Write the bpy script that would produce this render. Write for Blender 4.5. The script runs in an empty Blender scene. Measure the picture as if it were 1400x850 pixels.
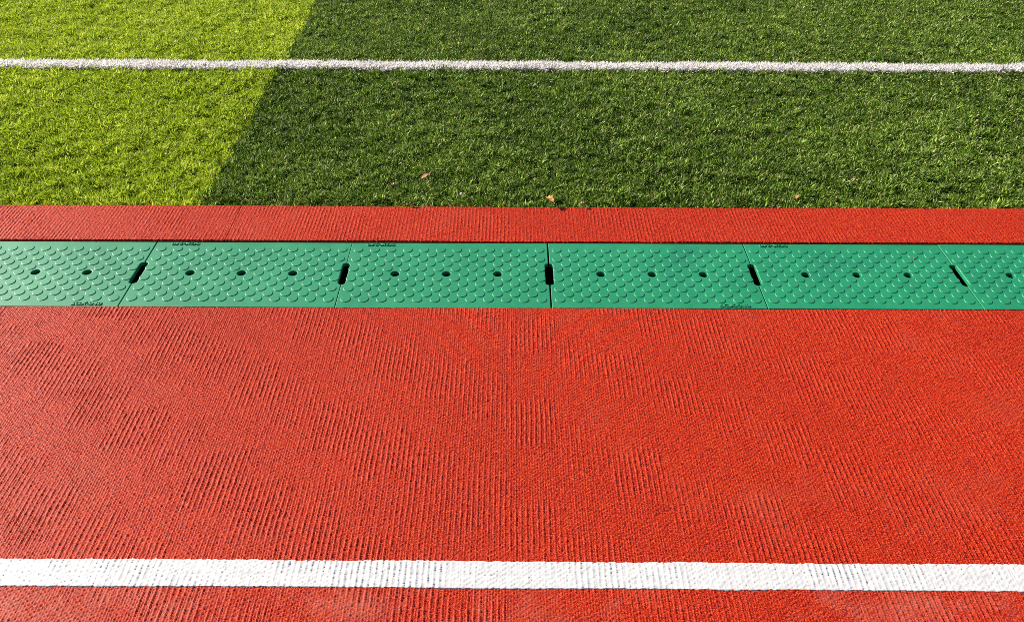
import bpy, bmesh, math, random
import numpy as np
from mathutils import Matrix, Vector

random.seed(7)
RNG = np.random.default_rng(11)
SC = bpy.context.scene
COL = SC.collection
R = math.radians

# ------------------------------------------------------------------ camera
cam_d = bpy.data.cameras.new('camera')
cam = bpy.data.objects.new('camera', cam_d)
COL.objects.link(cam)
cam_d.sensor_fit = 'HORIZONTAL'
cam_d.sensor_width = 36.0
cam_d.lens = 1147.0 / 1400.0 * 36.0
cam_d.clip_start = 0.05
cam_d.clip_end = 600.0
CAMP = Vector((-0.0948, -1.8087, 1.1773))
cam.matrix_world = (Matrix.Translation(CAMP) @ Matrix.Rotation(R(-0.139), 4, 'Z')
                    @ Matrix.Rotation(R(90 - 37.686), 4, 'X') @ Matrix.Rotation(R(0.289), 4, 'Z'))
SC.camera = cam

# ------------------------------------------------------------------ sky, sun, exposure
SUN_EL = R(31.0)
SUN_AZ = R(-61.0)            # measured from +Y towards +X: low sun from the left, a little ahead
world = bpy.data.worlds.new('World')
SC.world = world
world.use_nodes = True
wn = world.node_tree
sky = wn.nodes.new('ShaderNodeTexSky')
sky.sky_type = 'NISHITA'
sky.sun_disc = False
sky.sun_elevation = SUN_EL
sky.sun_rotation = SUN_AZ % (2 * math.pi)
sky.air_density = 1.0
sky.dust_density = 1.6
sky.ozone_density = 1.0
wn.nodes['Background'].inputs['Strength'].default_value = 0.06
wn.links.new(sky.outputs['Color'], wn.nodes['Background'].inputs['Color'])
sun_d = bpy.data.lights.new('sun', 'SUN')
sun_d.energy = 5.0
sun_d.angle = R(0.55)
sun_d.color = (1.0, 0.93, 0.82)
sun = bpy.data.objects.new('sun', sun_d)
COL.objects.link(sun)
sdir = Vector((math.sin(SUN_AZ) * math.cos(SUN_EL), math.cos(SUN_AZ) * math.cos(SUN_EL), math.sin(SUN_EL)))
sun.rotation_euler = sdir.to_track_quat('Z', 'Y').to_euler()
sun.location = sdir * 20
SC.view_settings.view_transform = 'Standard'
SC.view_settings.look = 'None'
SC.view_settings.gamma = 1.0
SC.view_settings.exposure = 1.0
SC.render.engine = 'CYCLES'
SC.cycles.filter_width = 0.8
SC.cycles.use_denoising = False        # keeps the fine weave and fibre detail crisp
SC.cycles.use_adaptive_sampling = False
SC.cycles.max_bounces = 6


# ------------------------------------------------------------------ helpers
def tag(o, label=None, cat=None, group=None, kind=None):
    if label: o['label'] = label
    if cat: o['category'] = cat
    if group: o['group'] = group
    if kind: o['kind'] = kind
    return o


def link(name, me, mat=None, parent=None):
    o = bpy.data.objects.new(name, me)
    COL.objects.link(o)
    if mat and not me.materials: me.materials.append(mat)
    if parent: o.parent = parent
    return o


def np_mesh(name, V, F, smooth=True):
    """V (n,3) float, F (m,k) int with one k"""
    me = bpy.data.meshes.new(name)
    n, m, k = len(V), len(F), F.shape[1]
    me.vertices.add(n)
    me.vertices.foreach_set('co', np.ascontiguousarray(V, np.float32).ravel())
    me.loops.add(m * k)
    me.loops.foreach_set('vertex_index', np.ascontiguousarray(F, np.int32).ravel())
    me.polygons.add(m)
    me.polygons.foreach_set('loop_start', np.arange(0, m * k, k, dtype=np.int32))
    me.polygons.foreach_set('loop_total', np.full(m, k, np.int32))
    me.update(calc_edges=True)
    me.polygons.foreach_set('use_smooth', np.full(m, smooth, bool))
    return me


def vnoise(x, y, seed=0):
    """smooth value noise in [-1,1], unit cells"""
    x = np.asarray(x, float); y = np.asarray(y, float)
    xi = np.floor(x).astype(np.int64); yi = np.floor(y).astype(np.int64)
    fx = x - xi; fy = y - yi
    fx = fx * fx * (3 - 2 * fx); fy = fy * fy * (3 - 2 * fy)
    def h(a, b):
        return hash2(a, b, seed) * 2 - 1
    return ((h(xi, yi) * (1 - fx) + h(xi + 1, yi) * fx) * (1 - fy)
            + (h(xi, yi + 1) * (1 - fx) + h(xi + 1, yi + 1) * fx) * fy)


def hash2(a, b, seed=0):
    n = (a.astype(np.int64) * 374761393 + b.astype(np.int64) * 668265263 + seed * 974634757) & 0xFFFFFFFF
    n = ((n ^ (n >> 13)) * 1274126177) & 0xFFFFFFFF
    n = (n ^ (n >> 16)) & 0xFFFFFF
    return n / float(0xFFFFFF)


def sstep(a, b, x):
    t = np.clip((x - a) / (b - a), 0, 1)
    return t * t * (3 - 2 * t)


class NT:
    """small node helper"""
    def __init__(self, name, rough=0.6, spec=0.5):
        self.m = bpy.data.materials.new(name)
        self.m.use_nodes = True
        self.t = self.m.node_tree
        self.b = self.t.nodes['Principled BSDF']
        self.b.inputs['Roughness'].default_value = rough
        self.b.inputs['Specular IOR Level'].default_value = spec
        self._co = None
    def n(self, typ, **kw):
        nd = self.t.nodes.new(typ)
        for k, v in kw.items():
            if k in nd.inputs: nd.inputs[k].default_value = v
            else: setattr(nd, k, v)
        return nd
    def l(self, a, b): self.t.links.new(a, b)
    def co(self):
        if not self._co: self._co = self.n('ShaderNodeTexCoord').outputs['Object']
        return self._co
    def noise(self, scale, detail=3.0, rough=0.55, vec=None):
        nd = self.n('ShaderNodeTexNoise')
        nd.inputs['Scale'].default_value = scale
        nd.inputs['Detail'].default_value = detail
        nd.inputs['Roughness'].default_value = rough
        self.l(vec or self.co(), nd.inputs['Vector'])
        return nd.outputs['Fac']
    def ramp(self, fac, stops):
        nd = self.n('ShaderNodeValToRGB')
        cr = nd.color_ramp
        while len(cr.elements) < len(stops): cr.elements.new(0.5)
        for e, (p, c) in zip(cr.elements, stops):
            e.position = p; e.color = (*c, 1) if len(c) == 3 else c
        self.l(fac, nd.inputs['Fac'])
        return nd.outputs['Color']
    def mix(self, fac, a, b, mode='MIX'):
        nd = self.n('ShaderNodeMix', data_type='RGBA', blend_type=mode)
        for sock, v in ((nd.inputs[0], fac), (nd.inputs[6], a), (nd.inputs[7], b)):
            if isinstance(v, (int, float)): sock.default_value = v
            elif isinstance(v, tuple): sock.default_value = (*v, 1) if len(v) == 3 else v
            else: self.l(v, sock)
        return nd.outputs[2]
    def math(self, op, a, b=None, c=None):
        nd = self.n('ShaderNodeMath', operation=op)
        for i, v in enumerate((a, b, c)):
            if v is None: continue
            if isinstance(v, (int, float)): nd.inputs[i].default_value = v
            else: self.l(v, nd.inputs[i])
        return nd.outputs[0]
    def bump(self, h, strength, dist):
        nd = self.n('ShaderNodeBump')
        nd.inputs['Strength'].default_value = strength
        nd.inputs['Distance'].default_value = dist
        self.l(h, nd.inputs['Height'])
        self.l(nd.outputs['Normal'], self.b.inputs['Normal'])
    def color(self, c): self.l(c, self.b.inputs['Base Color'])


# ------------------------------------------------------------------ materials
def mat_track(outer=False):
    k = NT('red_track_rubber_outer' if outer else 'red_track_rubber', rough=0.54, spec=0.11)
    big = k.noise(1.7, 4, 0.6)
    mid = k.noise(22, 4, 0.6)
    fine = k.noise(260, 2, 0.6)
    gran = k.noise(520, 2, 0.5)
    c = k.ramp(big, [(0.3, (0.275, 0.0070, 0.0024)), (0.7, (0.345, 0.0120, 0.0030))])
    c = k.mix(k.math('MULTIPLY', k.math('SUBTRACT', mid, 0.5), 0.9), c, (0.40, 0.030, 0.006))
    # random dark red and orange rubber grain; its contrast paints groove shade and highlights
    c = k.mix(k.ramp(fine, [(0.32, (0.9, 0.9, 0.9)), (0.50, (0, 0, 0))]), c, (0.125, 0.0032, 0.0020))
    c = k.mix(k.ramp(gran, [(0.50, (0, 0, 0)), (0.68, (0.95, 0.95, 0.95))]), c, (0.58, 0.085, 0.026))
    # worn dusty patches near the lane line
    dust = k.noise(3.1, 5, 0.65)
    c = k.mix(k.ramp(dust, [(0.55, (0, 0, 0)), (0.78, (0.42, 0.42, 0.42))]), c, (0.31, 0.060, 0.035))
    # pale scuffs and paint dust trodden along the near side of the lane line
    sx = k.n('ShaderNodeSeparateXYZ'); k.l(k.co(), sx.inputs[0])
    band = k.math('SUBTRACT', 1.0, k.math('MINIMUM', 1.0, k.math('MULTIPLY', k.math('ABSOLUTE', k.math('ADD', sx.outputs[1], 1.045)), 16.0)))
    scuff = k.ramp(k.noise(6.0, 6, 0.75), [(0.48, (0, 0, 0)), (0.78, (0.50, 0.50, 0.50))])
    c = k.mix(k.math('MULTIPLY', band, scuff), c, (0.42, 0.17, 0.13))
    k.color(c)
    if outer:
        sp = k.n('ShaderNodeSeparateXYZ'); k.l(k.co(), sp.inputs[0])
        rb = k.math('ABSOLUTE', k.math('SINE', k.math('MULTIPLY', sp.outputs[0], math.pi / 0.0096)))
        bd = k.math('ABSOLUTE', k.math('SINE', k.math('MULTIPLY', sp.outputs[1], math.pi / 0.0060)))
        h = k.math('ADD', rb, k.math('MULTIPLY', bd, 0.5))
        k.bump(h, 0.7, 0.0014)
    else:
        gr = k.noise(620, 2, 0.6)
        k.bump(gr, 0.55, 0.0007)
    return k.m


def mat_line():
    k = NT('white_line_paint', rough=0.55, spec=0.4)
    a = k.noise(60, 5, 0.65); b = k.noise(450, 3, 0.6); s = k.noise(5, 4, 0.6)
    c = k.ramp(a, [(0.30, (0.44, 0.435, 0.445)), (0.6, (0.53, 0.53, 0.535))])
    c = k.mix(k.ramp(b, [(0.60, (0, 0, 0)), (0.78, (0.35, 0.35, 0.35))]), c, (0.36, 0.33, 0.33))
    c = k.mix(k.ramp(s, [(0.5, (0, 0, 0)), (0.8, (0.16, 0.16, 0.16))]), c, (0.52, 0.43, 0.41))
    k.color(c)
    k.bump(b, 0.4, 0.0006)
    return k.m


def mat_cover():
    k = NT('green_moulded_plastic', rough=0.47, spec=0.52)
    oi = k.n('ShaderNodeObjectInfo')
    g = k.n('ShaderNodeNewGeometry')
    a = k.noise(7, 5, 0.62, g.outputs['Position']); b = k.noise(85, 4, 0.65, g.outputs['Position']); f = k.noise(700, 2, 0.5, g.outputs['Position'])
    c = k.ramp(a, [(0.32, (0.003, 0.175, 0.074)), (0.68, (0.006, 0.215, 0.094))])
    c = k.mix(k.ramp(b, [(0.45, (0, 0, 0)), (0.85, (0.55, 0.55, 0.55))]), c, (0.060, 0.19, 0.120))
    sm = k.noise(4.2, 6, 0.7, g.outputs['Position'])
    c = k.mix(k.ramp(sm, [(0.56, (0, 0, 0)), (0.72, (0.55, 0.55, 0.55))]), c, (0.006, 0.120, 0.078))
    sp = k.noise(240, 2, 0.5, g.outputs['Position'])
    c = k.mix(k.ramp(sp, [(0.70, (0, 0, 0)), (0.76, (0.6, 0.6, 0.6))]), c, (0.03, 0.075, 0.05))
    k.color(c)
    k.l(k.math('ADD', k.math('MULTIPLY', a, 0.20), 0.36), k.b.inputs['Roughness'])
    k.bump(f, 0.18, 0.0004)
    return k.m


def mat_turf(name, lo, mid, hi, trans, dry, rough=0.6):
    k = NT(name, rough=rough, spec=0.25)
    bt = k.n('ShaderNodeAttribute', attribute_name='blade_tone', attribute_type='GEOMETRY').outputs['Fac']
    tt = k.n('ShaderNodeAttribute', attribute_name='tuft_tone', attribute_type='INSTANCER').outputs['Fac']
    v = k.math('ADD', k.math('MULTIPLY', bt, 0.7), k.math('MULTIPLY', tt, 0.3))
    c = k.ramp(v, [(0.1, lo), (0.5, mid), (0.9, hi)])
    c = k.mix(k.ramp(bt, [(0.93, (0, 0, 0)), (0.95, (0.8, 0.8, 0.8))]), c, dry)
    k.color(c)
    tr = k.n('ShaderNodeBsdfTranslucent')
    k.l(c, tr.inputs['Color'])
    mx = k.n('ShaderNodeMixShader'); mx.inputs[0].default_value = trans
    k.l(k.b.outputs[0], mx.inputs[1]); k.l(tr.outputs[0], mx.inputs[2])
    k.l(mx.outputs[0], k.t.nodes['Material Output'].inputs['Surface'])
    return k.m


def mat_plain(name, c1, c2, scale, rough=0.8, bump=0.002, spec=0.3):
    k = NT(name, rough=rough, spec=spec)
    a = k.noise(scale, 5, 0.65)
    k.color(k.ramp(a, [(0.3, c1), (0.7, c2)]))
    k.bump(a, 0.6, bump)
    return k.m


M_TRACK = mat_track()
M_TRACK_OUT = mat_track(True)
M_LINE = mat_line()
M_COVER = mat_cover()
M_CONC = mat_plain('channel_concrete', (0.05, 0.048, 0.045), (0.10, 0.095, 0.09), 30)
M_SOIL = mat_plain('compacted_subsoil', (0.09, 0.075, 0.055), (0.16, 0.135, 0.10), 3.0, 0.95, 0.02)
M_BACK = mat_plain('turf_infill', (0.012, 0.016, 0.008), (0.028, 0.030, 0.014), 160, 0.95, 0.003)
M_FIELD = mat_plain('distant_turf', (0.03, 0.06, 0.012), (0.07, 0.12, 0.02), 120, 0.8, 0.02)

# ------------------------------------------------------------------ layout (metres; X along the drain, Y into the field)
COV_W = 0.274           # drain cover depth: Y from 0 to -COV_W
STRIP_Y0, STRIP_Y1 = 0.0035, 0.174
TRACK_Y1 = -COV_W - 0.0035
LINE_Y0, LINE_Y1 = -1.0150, -0.9645
TRACK_Z = 0.0029
GRASS_Y0 = 0.174
WL_Y0, WL_Y1 = 1.152, 1.246
SEAM_X = -0.950

# ---- ground far below everything, one sheet out to the horizon
me = bpy.data.meshes.new('ground')
me.from_pydata([(-300, -300, -0.30), (300, -300, -0.30), (300, 300, -0.30), (-300, 300, -0.30)], [], [(0, 1, 2, 3)])
tag(link('ground', me, M_SOIL), kind='structure')


def slab(bm, x0, x1, y0, y1, z0, z1):
    vs = [bm.verts.new((x, y, z)) for z in (z0, z1) for x, y in ((x0, y0), (x1, y0), (x1, y1), (x0, y1))]
    for f in ((3, 2, 1, 0), (4, 5, 6, 7), (0, 1, 5, 4), (1, 2, 6, 5), (2, 3, 7, 6), (3, 0, 4, 7)):
        bm.faces.new([vs[i] for i in f])


# ------------------------------------------------------------------ woven track relief
PITCH = 0.0096


def relief(X, Y, mfix=None):
    """height of the embossed weave in metres (0 .. about 0.0024)"""
    wob = 0.0010 * vnoise(X / 0.05, Y / 0.07, 3) + 0.0006 * vnoise(X / 0.012, Y / 0.016, 4)
    p = PITCH / 2
    u = (X + wob) / p
    iu = np.floor(u)
    per = 0.0044
    v = Y / per + 0.5 * (np.floor(iu / 2) % 2) + 0.45 * vnoise(X / 0.02, Y / 0.03, 9)
    iv = np.floor(v)
    odd = iu % 2
    col = np.sin(np.pi * (u - iu)) ** 0.75
    bead = np.abs(np.sin(np.pi * v)) ** 0.7
    rnd = hash2(iu, iv, 5)
    # blocks of the weave, stepping down to the right, where every second thread stands out as a rib
    ci = np.floor((X + 0.012 * vnoise(X / 0.11, Y / 0.05, 22)) / 0.096)
    ph = Y / 0.262 + ci * 0.2423 + 0.07 * (hash2(ci, ci * 0, 8) - 0.5) + 0.05 * vnoise(X / 0.03, Y / 0.03, 21)
    fr = ph - np.floor(ph)
    m = sstep(0.0, 0.16, fr) * (1 - sstep(0.46, 0.64, fr))
    m = m * (0.35 + 0.65 * hash2(ci, np.floor(ph), 17))
    m = np.clip(0.92 * m + 0.34 * vnoise(X / 0.30, Y / 0.22, 31) + 0.22 * vnoise(X / 0.035, Y / 0.03, 33) + 0.12, 0, 0.85)
    if mfix is not None: m = np.clip(0.6 * m + mfix, 0, 0.85)
    rnd2 = hash2(np.floor(iu / 2), np.floor(v * 0.5), 15)
    rib = np.where(odd == 0, 0.0011 + 0.0017 * bead * (0.25 + 0.9 * rnd) + 0.0003 * rnd2, 0.0006 + 0.0011 * bead * rnd)
    chk = (iu + iv) % 2
    calm = np.where(chk == 0, 0.0005 + 0.0013 * bead * (0.65 + 0.45 * rnd), 0.0002 + 0.0011 * bead * (0.4 + 0.5 * rnd))
    h = (m * rib + (1 - m) * calm) * (0.10 + 0.90 * col)
    return 1.15 * h + 0.00030 * vnoise(X / 0.0036, Y / 0.0034, 41)


def undul(X, Y):
    return 0.0010 * vnoise(X / 0.5, Y / 0.35, 51)


def half_width(Y, margin):
    """half of the width the camera sees at ground depth Y, plus a margin"""
    d = (Y - CAMP.y) * math.cos(R(37.686)) + CAMP.z * math.sin(R(37.686))
    return d * 700 / 1147.0 + margin


def relief_sheet(name, x0, x1, y0, y1, dx, dy, zfun, mat, skirt=(True, True), keep=None, edge_jit=0.0, depth=0.012, slope=0.0):
    nx = int(round((x1 - x0) / dx)) + 1
    ny = int(round((y1 - y0) / dy)) + 1
    xs = np.linspace(x0, x1, nx); ys = np.linspace(y0, y1, ny)
    X, Y = np.meshgrid(xs, ys)
    Y = Y + slope * (X - CAMP.x)
    Z = zfun(X, Y)
    if edge_jit:
        for row, s in ((0, 1), (-1, 2)):
            Y[row] += edge_jit * (vnoise(xs / 0.0048, xs * 0, 61 + s) + 0.8 * vnoise(xs / 0.09, xs * 0, 71 + s))
    # skirts: the front and back edge go down as real thickness
    rows = [(X[i], Y[i], Z[i]) for i in range(ny)]
    if skirt[0]: rows.insert(0, (X[0], Y[0] - 0.0004, Z[0] * 0 - depth))
    if skirt[1]: rows.append((X[-1], Y[-1] + 0.0004, Z[-1] * 0 - depth))
    V = np.stack([np.stack(r, 1) for r in rows], 0)
    n = V.shape[0]
    idx = np.arange(n * nx).reshape(n, nx)
    q = np.stack([idx[:-1, :-1], idx[:-1, 1:], idx[1:, 1:], idx[1:, :-1]], -1)
    if keep is not None:
        cx = (V[:-1, :-1, 0] + V[1:, 1:, 0]) / 2; cy = (V[:-1, :-1, 1] + V[1:, 1:, 1]) / 2
        q = q[keep(cx, cy)]
    F = q.reshape(-1, 4)
    V = V.reshape(-1, 3)
    used = np.unique(F)
    remap = np.full(len(V), -1, np.int64); remap[used] = np.arange(len(used))
    return link(name, np_mesh(name, V[used], remap[F]), mat)


YB = -1.17
tr = relief_sheet('running_track', -1.95, 1.80, YB, TRACK_Y1, 0.0016, 0.0015,
                  lambda X, Y: TRACK_Z - 0.0018 + relief(X, Y) + undul(X, Y), M_TRACK,
                  keep=lambda x, y: np.abs(x - CAMP.x) < np.floor((half_width(y, 0.08)) / 0.05 + 1) * 0.05)
tag(tr, kind='structure')
tr = relief_sheet('running_track', -2.60, 2.40, -1.25, TRACK_Y1, 0.0030, 0.0031,
                  lambda X, Y: TRACK_Z - 0.0022 + relief(X, Y) + undul(X, Y), M_TRACK,
                  keep=lambda x, y: (np.abs(x - CAMP.x) > np.floor((half_width(y, 0.08)) / 0.05 + 1) * 0.05 - 0.005) | (y < YB + 0.004))
tag(tr, kind='structure')
# the same track, away from the camera's view
me = bpy.data.meshes.new('running_track')
bm = bmesh.new()
slab(bm, -40, 40, -7.0, TRACK_Y1 - 0.001, -0.20, -0.0002)
bm.to_mesh(me); bm.free()
tag(link('running_track', me, M_TRACK_OUT), kind='structure')

# the narrow red strip between drain and turf, two lengths meeting at a seam
for a, b in ((-2.05, -0.8285), (-0.8270, 1.90)):
    sh = 0.0031 if a < -1 else 0.0
    s = relief_sheet('track_strip', a, b, STRIP_Y0, STRIP_Y1, 0.0019, 0.0019,
                     lambda X, Y: TRACK_Z - 0.0008 + relief(X + sh, Y * 1.0 + 0.4 + sh * 9, 0.28) + 1.6 * undul(X, Y + 3), M_TRACK,
                     edge_jit=0.0012, depth=0.02)
    tag(s, kind='structure')
me = bpy.data.meshes.new('track_strip')
bm = bmesh.new()
slab(bm, -40, 40, STRIP_Y0 + 0.002, STRIP_Y1 - 0.002, -0.20, -0.0006)
bm.to_mesh(me); bm.free()
tag(link('track_strip', me, M_TRACK_OUT), kind='structure')


# ---- painted lane line that follows the weave
def line_z(X, Y):
    groove = np.exp(-((Y - (-0.9900 - 0.0034 * (X - CAMP.x) + 0.0016 * vnoise(X / 0.3, X * 0, 5))) / 0.0011) ** 2)
    gl = sstep(-0.86, -0.80, X) * (1 - sstep(-0.10, 0.05, X)) + 0.25 * (vnoise(X / 0.07, X * 0, 77) > 0.2)
    soft = 0.56 * relief(X, Y) + 0.44 * 0.0014
    return TRACK_Z - 0.0018 + np.maximum(soft, relief(X, Y) + 0.00012) + undul(X, Y) + 0.0005 - 0.0005 * groove * np.clip(gl, 0, 1)


ln = relief_sheet('lane_line', -1.45, 1.30, LINE_Y0, LINE_Y1, 0.0020, 0.0018, line_z, M_LINE, edge_jit=0.0010, depth=0.0002, slope=-0.0034)
tag(ln, kind='structure')
me = bpy.data.meshes.new('lane_line')
bm = bmesh.new()
for a, b in ((-40, -1.4505), (1.3005, 40)):
    dy = 0.0046 if a < 0 else -0.0047
    slab(bm, a, b, LINE_Y0 + dy, LINE_Y1 + dy, -0.001, 0.0035)
bm.to_mesh(me); bm.free()
tag(link('lane_line', me, M_LINE), kind='structure')

# ------------------------------------------------------------------ drainage channel under the covers
me = bpy.data.meshes.new('drainage_channel')
bm = bmesh.new()
YF, YN = STRIP_Y0 + 0.0015, TRACK_Y1 - 0.0005
slab(bm, -40, 40, YN, YF, -0.29, -0.24)                      # floor
slab(bm, -40, 40, YN + 0.0005, YN + 0.03, -0.24, -0.0105)     # near wall, carries the covers
slab(bm, -40, 40, YF - 0.03, YF - 0.0005, -0.24, -0.0105)
bm.to_mesh(me); bm.free()
tag(link('drainage_channel', me, M_CONC), kind='structure')

# ------------------------------------------------------------------ drain covers
L = 0.4975
P = 0.5 / 12
SLOT_R, SLOT_L = 0.0096, 0.092
HOLE_R = 0.0108
CY = -COV_W / 2


def cover_loops(off):
    """outline and hole loops; off > 0 shrinks the solid (for the rounded rim)"""
    hx, hy = L / 2 - off, COV_W / 2 - 0.001 - off
    r = SLOT_R + 2.0 * off - 0.00125
    sl = SLOT_L / 2 - SLOT_R
    out = []
    out += [(-hx, -hy), (hx, -hy)]
    c = L / 2
    # right notch, from bottom to top
    for i in range(0, 9):
        a = -math.pi / 2 - i * math.pi / 2 / 8
        out.append((c + r * math.cos(a) if i else hx, -sl + r * math.sin(a) if i else -sl - r))
    for i in range(0, 9):
        a = math.pi - i * math.pi / 2 / 8
        out.append((c + r * math.cos(a) if i < 8 else hx, sl + r * math.sin(a)))
    out += [(hx, hy), (-hx, hy)]
    for i in range(0, 9):
        a = math.pi / 2 - i * math.pi / 2 / 8
        out.append((-c + r * math.cos(a) if i else -hx, sl + r * math.sin(a)))
    for i in range(0, 9):
        a = -i * math.pi / 2 / 8
        out.append((-c + r * math.cos(a) if i < 8 else -hx, -sl + r * math.sin(a)))
    holes = []
    for k in (-1, 0, 1):
        holes.append([(k * 3 * P + (HOLE_R + 1.8 * off) * math.cos(t), (HOLE_R + 1.8 * off) * math.sin(t))
                      for t in [i * 2 * math.pi / 28 for i in range(28)]])
    return [out] + holes


def plate_mesh():
    bm = bmesh.new()
    rim = 0.0011
    levels = [(rim, 0.0), (0.32 * rim, -0.32 * rim), (0.0, -rim), (0.0, -0.0095)]
    rings = []
    for off, z in levels:
        rings.append([[bm.verts.new((x, y, z)) for x, y in lp] for lp in cover_loops(off)])
    edges = []
    for lp in rings[0]:
        for i in range(len(lp)): edges.append(bm.edges.new((lp[i], lp[(i + 1) % len(lp)])))
    bmesh.ops.triangle_fill(bm, use_beauty=True, use_dissolve=False, edges=edges, normal=(0, 0, 1))
    for a, b in zip(rings[:-1], rings[1:]):
        for la, lb in zip(a, b):
            for i in range(len(la)):
                j = (i + 1) % len(la)
                bm.faces.new((la[i], lb[i], lb[j], la[j]))
    # underside ribs so the plate is a moulded grate, not a sheet
    edges = []
    for lp in rings[-1]:
        for i in range(len(lp)):
            e = bm.edges.get((lp[i], lp[(i + 1) % len(lp)]))
            edges.append(e)
    bmesh.ops.triangle_fill(bm, use_beauty=True, use_dissolve=False, edges=edges, normal=(0, 0, -1))
    bmesh.ops.recalc_face_normals(bm, faces=bm.faces)
    me = bpy.data.meshes.new('plate')
    bm.to_mesh(me); bm.free()
    return me


def stud_mesh():
    prof = [(0.01235, -0.0004), (0.0119, 0.0007), (0.0113, 0.0012), (0.0105, 0.00145), (0.0, 0.00145)]
    n = 22
    V = []; F = []
    for r, z in prof[:-1]:
        for i in range(n):
            t = 2 * math.pi * i / n
            V.append((r * math.cos(t), r * math.sin(t), z))
    V.append((0, 0, prof[-1][1]))
    for k in range(len(prof) - 2):
        for i in range(n):
            j = (i + 1) % n
            F.append((k * n + i, k * n + j, (k + 1) * n + j, (k + 1) * n + i))
    b = (len(prof) - 2) * n
    V.pop(); F.append(tuple(range(b, b + n)))
    me = bpy.data.meshes.new('stud')
    me.from_pydata(V, [], F); me.update()
    for p in me.polygons: p.use_smooth = len(p.vertices) == 4
    return me


def text_mesh():
    cu = bpy.data.curves.new('moulded_lettering', 'FONT')
    cu.body = 'SGX-240'
    cu.size = 0.0155
    cu.space_character = 1.06
    cu.extrude = 0.0012
    cu.offset = 0.00022
    cu.bevel_depth = 0.0002
    cu.align_x = 'CENTER'; cu.align_y = 'CENTER'
    o = bpy.data.objects.new('moulded_lettering', cu)
    COL.objects.link(o)
    dg = bpy.context.evaluated_depsgraph_get()
    me = bpy.data.meshes.new_from_object(o.evaluated_get(dg))
    bpy.data.objects.remove(o)
    bpy.data.curves.remove(cu)
    V = np.array([v.co[:] for v in me.vertices])
    w = V[:, 0].max() - V[:, 0].min()
    for v in me.vertices:
        v.co.x *= 0.070 / w
    me.name = 'moulded_lettering'
    return me


PLATE, STUD, TEXT = plate_mesh(), stud_mesh(), text_mesh()
for m_ in (PLATE, STUD, TEXT):
    m_.materials.clear(); m_.materials.append(M_COVER)

# stud places: 11 staggered rows; the middle row leaves the three lifting holes free
STUDS = []
for r_ in range(11):
    y = (5 - r_) * 0.0208
    if r_ % 2 == 0:
        STUDS += [((i + 0.5) * P - 0.25, y) for i in range(12)]
    else:
        STUDS += [(i * P - 0.25, y) for i in range(1, 12) if not (r_ == 5 and i in (3, 6, 9))]


def make_cover():
    root = bpy.data.objects.new('drain_cover', None)
    COL.objects.link(root)
    root.empty_display_size = 0.1
    link('plate', PLATE, None, root)
    for x, y in STUDS:
        s = link('stud', STUD, None, root)
        s.location = (x, y, 0)
        s.rotation_euler = (0, 0, random.random() * 0.28)
    t = link('moulded_lettering', TEXT, None, root)
    t.location = (0.1745, -0.1272, 0.0008)
    return root


def copy_tree(o):
    c = o.copy(); COL.objects.link(c)
    for ch in o.children:
        d = ch.copy(); COL.objects.link(d); d.parent = c
    return c


# middle x of each cover, turned end for end or not, label
COVERS = [
    (-1.25, 0, 'pale green drain cover at the left edge, lettering near its rim, two lifting holes showing'),
    (-0.75, 1, 'second studded green drain cover from the left, with a dark dirt speck by its studs'),
    (-0.25, 1, 'green drain cover left of the upright middle joint, lettering upside down on its far rim'),
    (0.25, 0, 'studded green drain cover right of the upright middle joint, lettering at its near right corner'),
    (0.75, 1, 'studded green drain cover carrying a tiny red crumb, fifth in the row from the left'),
    (-1.75, 1, 'green drain cover next in line past the left edge of the photo'),
    (1.75, 1, 'green drain cover next in line past the right edge of the photo'),
    (1.25, 0, 'studded green drain cover cut off by the right edge, only one lifting hole in view'),
]
proto = make_cover()
for i, (x, turned, lab) in enumerate(COVERS):
    o = proto if i == 0 else copy_tree(proto)
    o.location = (x + 0.0008 * math.sin(i * 2.3), CY + 0.0006 * math.cos(i * 1.7), 0.0004 * math.sin(i * 3.1))
    o.rotation_euler = (R(0.10) * math.sin(i * 1.9), R(0.06) * math.cos(i * 2.7), (math.pi if turned else 0) + R(0.06) * math.sin(i * 4.1))
    tag(o, lab, 'drain cover', 'green drain covers laid end to end along the track')

# ------------------------------------------------------------------ artificial turf
TURF_Z = -0.018
me = bpy.data.meshes.new('turf_backing')
me.from_pydata([(-40, GRASS_Y0 + 0.001, TURF_Z), (40, GRASS_Y0 + 0.001, TURF_Z), (40, 2.6, TURF_Z), (-40, 2.6, TURF_Z)], [], [(0, 1, 2, 3)])
tag(link('turf_backing', me, M_BACK), kind='structure')
me = bpy.data.meshes.new('football_pitch')
me.from_pydata([(-120, 2.30, -0.006), (120, 2.30, -0.006), (120, 120, -0.006), (-120, 120, -0.006)], [], [(0, 1, 2, 3)])
tag(link('football_pitch', me, M_FIELD), kind='structure')


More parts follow.
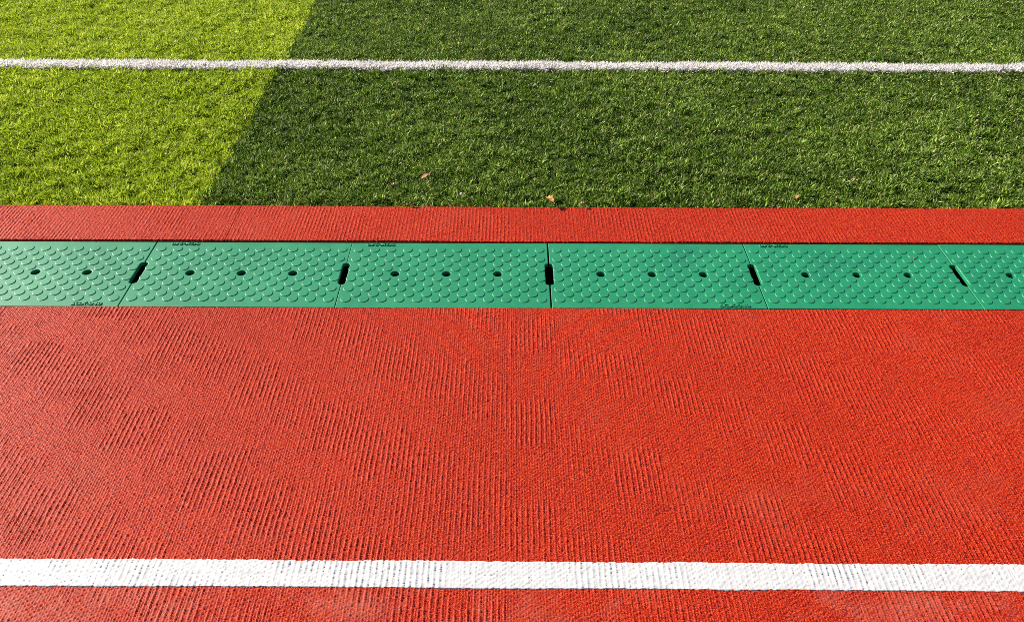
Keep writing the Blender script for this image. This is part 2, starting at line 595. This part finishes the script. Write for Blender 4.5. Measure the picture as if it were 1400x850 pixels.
def tuft_mesh(seed, n, lmin, lmax, lean, width, curl):
    rg = random.Random(seed)
    V = []; F = []; T = []
    for b in range(n):
        a = rg.random() * 2 * math.pi
        rr = 0.0035 * math.sqrt(rg.random())
        p = Vector((rr * math.cos(a), rr * math.sin(a), 0))
        az = a + rg.gauss(0, 0.9)
        th = abs(rg.gauss(lean, 0.22))
        ln_ = rg.uniform(lmin, lmax)
        w = width * rg.uniform(0.7, 1.2)
        tw = rg.random() * math.pi
        bend = rg.uniform(0.25, 1.0) * curl
        tone = rg.random()
        segs = 3
        base = len(V)
        for s in range(segs + 1):
            d = Vector((math.sin(th) * math.cos(az), math.sin(th) * math.sin(az), math.cos(th)))
            side = d.orthogonal().normalized()
            side = Matrix.Rotation(tw + 0.5 * s, 3, d) @ side
            ww = w * (1.0, 0.95, 0.72, 0.12)[s] / 2
            V.append(p - side * ww); V.append(p + side * ww)
            T += [tone, tone]
            p = p + d * (ln_ / segs)
            th += bend
            az += rg.gauss(0, 0.25)
        for s in range(segs):
            i = base + 2 * s
            F.append((i, i + 1, i + 3, i + 2))
    me = bpy.data.meshes.new('turf_tuft')
    me.from_pydata([tuple(v) for v in V], [], F)
    me.update()
    at = me.attributes.new('blade_tone', 'FLOAT', 'POINT')
    at.data.foreach_set('value', T)
    for p_ in me.polygons: p_.use_smooth = True
    return me


def tuft_collection(name, mat, seeds, **kw):
    c = bpy.data.collections.new(name)
    for s in seeds:
        me = tuft_mesh(s, **kw)
        me.materials.append(mat)
        o = bpy.data.objects.new('turf_tuft', me)
        c.objects.link(o)
    return c


def turf_points(x0, x1, y0, y1, gauge):
    xs = np.arange(x0, x1, gauge); ys = np.arange(y0, y1, gauge)
    X, Y = np.meshgrid(xs, ys)
    X = X.ravel() + RNG.uniform(-0.42, 0.42, X.size) * gauge
    Y = Y.ravel() + RNG.uniform(-0.42, 0.42, Y.size) * gauge
    k = (np.abs(X - CAMP.x) < half_width(Y, 1.0)) & (Y > y0) & (Y < y1)
    return X[k], Y[k]


def turf_object(name, X, Y, coll, nvar, tilt, zoff=0.0, smin=0.62, smax=1.25, edge=True, hv=0.42):
    n = len(X)
    # pile leans in drifting directions, as brushed and walked-on turf does
    ang = 2.2 * vnoise(X / 0.22, Y / 0.22, 101) + 1.6 * vnoise(X / 0.06, Y / 0.06, 102) + RNG.normal(0, 0.6, n) - 1.2
    tl = np.abs(RNG.normal(tilt, 0.16, n)) * (0.75 + 0.5 * vnoise(X / 0.09, Y / 0.09, 103))
    sc = RNG.uniform(smin, smax, n) * (1 + hv * vnoise(X / 0.028, Y / 0.028, 104) + 0.10 * vnoise(X / 0.3, Y / 0.3, 105))
    if edge:
        e = 1 - sstep(0.0, 0.11, Y - GRASS_Y0 - 0.015 * vnoise(X / 0.2, X * 0, 106))
        tl = tl + e * RNG.uniform(0.15, 0.75, n)
        ang = ang + e * RNG.normal(0, 1.5, n)
        sc = sc * (1 + 0.12 * e)
    rot = np.empty((n, 3), np.float32)
    # lean direction ang, amount tl, spin: euler from a small matrix product
    spin = RNG.uniform(0, 2 * np.pi, n)
    ca, sa, ct, st, cs, ss = np.cos(ang), np.sin(ang), np.cos(tl), np.sin(tl), np.cos(spin), np.sin(spin)
    # M = Rz(ang) Ry(tl) Rz(spin); xyz euler of M
    r20 = -st * cs; r21 = st * ss; r22 = ct
    r10 = sa * ct * cs + ca * ss; r00 = ca * ct * cs - sa * ss
    rot[:, 0] = np.arctan2(r21, r22); rot[:, 1] = np.arcsin(np.clip(-r20, -1, 1)); rot[:, 2] = np.arctan2(r10, r00)
    me = bpy.data.meshes.new(name)
    me.vertices.add(n)
    me.vertices.foreach_set('co', np.stack([X, Y, np.full(n, TURF_Z + zoff)], 1).astype(np.float32).ravel())
    a = me.attributes.new('rot', 'FLOAT_VECTOR', 'POINT'); a.data.foreach_set('vector', rot.ravel())
    a = me.attributes.new('scl', 'FLOAT', 'POINT'); a.data.foreach_set('value', sc.astype(np.float32))
    a = me.attributes.new('variant', 'INT', 'POINT'); a.data.foreach_set('value', RNG.integers(0, nvar, n).astype(np.int32))
    tone = np.clip(0.5 + 0.35 * vnoise(X / 0.05, Y / 0.05, 107) + 0.32 * vnoise(X / 0.42, Y / 0.34, 108) + RNG.normal(0, 0.15, n), 0, 1)
    a = me.attributes.new('tuft_tone', 'FLOAT', 'POINT'); a.data.foreach_set('value', tone.astype(np.float32))
    o = link(name, me)
    g = bpy.data.node_groups.new(name + '_nodes', 'GeometryNodeTree')
    g.interface.new_socket('Geometry', in_out='INPUT', socket_type='NodeSocketGeometry')
    g.interface.new_socket('Geometry', in_out='OUTPUT', socket_type='NodeSocketGeometry')
    N = g.nodes
    gi, go = N.new('NodeGroupInput'), N.new('NodeGroupOutput')
    ip = N.new('GeometryNodeInstanceOnPoints')
    ci = N.new('GeometryNodeCollectionInfo')
    ci.inputs['Collection'].default_value = coll
    ci.inputs['Separate Children'].default_value = True
    ci.inputs['Reset Children'].default_value = True
    ip.inputs['Pick Instance'].default_value = True
    def na(nm, t):
        q = N.new('GeometryNodeInputNamedAttribute'); q.data_type = t; q.inputs['Name'].default_value = nm
        return [s for s in q.outputs if s.enabled and s.name == 'Attribute'][0]
    g.links.new(gi.outputs[0], ip.inputs['Points'])
    g.links.new(ci.outputs[0], ip.inputs['Instance'])
    g.links.new(na('variant', 'INT'), ip.inputs['Instance Index'])
    e2r = N.new('FunctionNodeEulerToRotation')
    g.links.new(na('rot', 'FLOAT_VECTOR'), e2r.inputs[0])
    g.links.new(e2r.outputs[0], ip.inputs['Rotation'])
    g.links.new(na('scl', 'FLOAT'), ip.inputs['Scale'])
    g.links.new(ip.outputs[0], go.inputs[0])
    md = o.modifiers.new('tufts', 'NODES')
    md.node_group = g
    return o


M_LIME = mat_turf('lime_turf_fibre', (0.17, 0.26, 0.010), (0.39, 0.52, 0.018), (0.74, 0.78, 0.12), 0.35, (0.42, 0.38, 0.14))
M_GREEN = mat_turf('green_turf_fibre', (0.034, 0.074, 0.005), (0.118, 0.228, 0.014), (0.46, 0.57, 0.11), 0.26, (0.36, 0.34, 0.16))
M_WHITE = mat_turf('white_turf_fibre', (0.84, 0.81, 0.80), (0.88, 0.85, 0.84), (0.90, 0.87, 0.86), 0.40, (0.72, 0.68, 0.60))

KW = dict(n=9, lmin=0.011, lmax=0.024, lean=0.32, width=0.0032, curl=0.50)
C_LIME = tuft_collection('lime_turf_tufts', M_LIME, range(10, 20), **KW)
C_GREEN = tuft_collection('green_turf_tufts', M_GREEN, range(30, 40), **KW)
C_WHITE = tuft_collection('white_turf_tufts', M_WHITE, range(50, 58), n=14, lmin=0.016, lmax=0.027, lean=0.40, width=0.0040, curl=0.58)

X, Y = turf_points(-4.0, 3.8, GRASS_Y0 + 0.006, 2.42, 0.0080)
wob = 0.0020 * vnoise(X / 0.12, X * 0, 111)
wl = (Y > WL_Y0 + 0.022 + wob) & (Y < WL_Y1 - 0.026 + wob)
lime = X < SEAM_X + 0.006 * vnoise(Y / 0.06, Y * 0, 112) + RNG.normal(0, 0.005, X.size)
gap = (vnoise(X / 0.013, Y / 0.011, 120) < -0.60) & ~wl
X, Y, wl, lime = X[~gap], Y[~gap], wl[~gap], lime[~gap]
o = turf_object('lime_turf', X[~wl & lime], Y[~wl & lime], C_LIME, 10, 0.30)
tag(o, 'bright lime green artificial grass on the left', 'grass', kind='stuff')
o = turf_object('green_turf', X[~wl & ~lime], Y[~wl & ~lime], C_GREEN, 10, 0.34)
tag(o, 'dark green artificial grass right of the colour seam', 'grass', kind='stuff')
WX, WY = X[wl], Y[wl]
WX = np.concatenate([WX, WX + RNG.uniform(-0.005, 0.005, WX.size), WX + RNG.uniform(-0.005, 0.005, WX.size)]); WY = np.concatenate([WY, WY + RNG.uniform(-0.005, 0.005, WY.size), WY + RNG.uniform(-0.005, 0.005, WY.size)])
o = turf_object('white_turf_line', WX, WY, C_WHITE, 8, 0.16, smin=1.0, smax=1.25, edge=False, hv=0.10)
tag(o, 'white line of grass fibre across the pitch', 'pitch line', kind='stuff')


# ------------------------------------------------------------------ litter
def leaf(name, label, cat, loc, length, width, rz, tilt, c1, c2, curl=0.5, group=None, lobed=False):
    n = 9
    V = []; F = []
    for i in range(n + 1):
        t = i / n
        w = width / 2 * (math.sin(math.pi * min(1, t ** 0.8 * 0.97 + 0.02)) ** 0.9) * (1 + (0.35 * math.sin(t * 19) if lobed else 0.12 * math.sin(t * 14)))
        z = curl * length * 0.25 * math.sin(math.pi * t) + 0.0015 * math.sin(i * 2.1)
        x = (t - 0.5) * length
        V += [(x, -w, z + 0.45 * w), (x, 0.0, z), (x, w, z + 0.6 * w)]
    for i in range(n):
        for j in (0, 1):
            a = 3 * i + j
            F.append((a, a + 3, a + 4, a + 1))
    m = len(V)
    V += [(x, y, z - 0.0005) for x, y, z in V]
    F += [tuple(m + q for q in reversed(f)) for f in F]
    # short stalk
    k = len(V)
    xs = -0.5 * length
    V += [(xs, 0.0006, 0), (xs, -0.0006, 0), (xs, 0, 0.001), (xs - 0.25 * length, 0.0004, 0.002), (xs - 0.25 * length, -0.0004, 0.002), (xs - 0.25 * length, 0, 0.0028)]
    F += [(k, k + 1, k + 4, k + 3), (k + 1, k + 2, k + 5, k + 4), (k + 2, k, k + 3, k + 5)]
    me = bpy.data.meshes.new(name)
    me.from_pydata(V, [], F); me.update()
    for p in me.polygons: p.use_smooth = True
    q = NT(name + '_surface', rough=0.6, spec=0.3)
    q.color(q.ramp(q.noise(140, 4, 0.6), [(0.35, c1), (0.65, c2)]))
    o = link(name, me, q.m)
    o.location = loc
    o.rotation_euler = (tilt, 0.1, rz)
    return tag(o, label, cat, group)


GRP = 'dry leaves fallen at the edge of the turf'
leaf('dry_leaf', 'largest dry leaf, pinkish brown and curled, lying slanted in the dark green turf', 'leaf',
     (-0.333, 0.312, 0.019), 0.040, 0.015, R(46), R(-8), (0.36, 0.14, 0.08), (0.58, 0.33, 0.22), group=GRP)
leaf('dry_leaf', 'small orange brown leaf left of the largest curled leaf in the dark turf', 'leaf',
     (-0.421, 0.266, 0.018), 0.020, 0.011, R(5), R(-5), (0.52, 0.22, 0.09), (0.70, 0.40, 0.22), group=GRP)
leaf('dry_leaf', 'bright orange crumpled leaf standing at the turf edge above the middle drain joint', 'leaf',
     (0.012, 0.188, 0.018), 0.036, 0.016, R(118), R(-14), (0.42, 0.15, 0.04), (0.54, 0.29, 0.09), 0.7, group=GRP, lobed=True)
leaf('dry_leaf', 'dark reddish brown leaf scrap lying flat against the red strip below the largest curled leaf', 'leaf',
     (-0.365, 0.177, 0.011), 0.028, 0.008, R(-4), R(10), (0.10, 0.035, 0.018), (0.17, 0.06, 0.03), 0.2, group=GRP)
leaf('dry_leaf', 'tiny tan leaf scrap at the turf edge just right of the bright orange leaf', 'leaf',
     (0.100, 0.178, 0.014), 0.015, 0.009, R(20), R(-5), (0.46, 0.17, 0.09), (0.46, 0.26, 0.16), 0.4, group=GRP)
leaf('dry_leaf', 'small tan leaf fragment in the right part of the dark green turf', 'leaf',
     (0.880, 0.300, 0.018), 0.020, 0.010, R(-20), R(-8), (0.50, 0.20, 0.10), (0.50, 0.32, 0.18), 0.6, group=GRP)
leaf('dry_leaf', 'orange leaf scrap near the red strip in the right part of the turf', 'leaf',
     (0.690, 0.206, 0.018), 0.018, 0.011, R(70), R(-5), (0.52, 0.22, 0.06), (0.60, 0.34, 0.14), 0.6, group=GRP)
leaf('dry_leaf', 'thin reddish twig-like leaf halfway up the right part of the turf', 'leaf',
     (0.980, 0.612, 0.018), 0.030, 0.007, R(8), R(-5), (0.48, 0.17, 0.08), (0.60, 0.28, 0.12), 0.3, group=GRP)


def pebble(name, label, cat, loc, size, col, seed):
    bm = bmesh.new()
    bmesh.ops.create_icosphere(bm, subdivisions=2, radius=size / 2)
    rg = random.Random(seed)
    ph = [rg.random() * 6 for _ in range(3)]
    for v in bm.verts:
        c = v.co / (size / 2)
        s = 1 + 0.22 * math.sin(3.1 * c.x + ph[0]) + 0.18 * math.sin(4.3 * c.y + ph[1])
        v.co = Vector((v.co.x * s, v.co.y * s * 0.85, v.co.z * 0.6 * s))
    for f in bm.faces: f.smooth = True
    me = bpy.data.meshes.new(name); bm.to_mesh(me); bm.free()
    o = link(name, me, mat_plain(name + '_surface', tuple(c * 0.8 for c in col), col, 300, 0.8, 0.0004))
    o.location = loc
    return tag(o, label, cat)


pebble('pebble', 'small pale cream pebble in the dark turf right of the curled brown leaf', 'pebble', (-0.232, 0.226, 0.013), 0.0105, (0.72, 0.62, 0.52), 3)
pebble('rubber_crumb', 'tiny red rubber crumb lying between the studs of the fifth cover', 'crumb', (0.9165, -0.0655, 0.0012), 0.0050, (0.55, 0.05, 0.04), 5)
pebble('dirt_speck', 'tiny black dirt speck between the studs of the second cover', 'speck', (-0.781, -0.078, 0.0008), 0.0042, (0.02, 0.03, 0.02), 6)
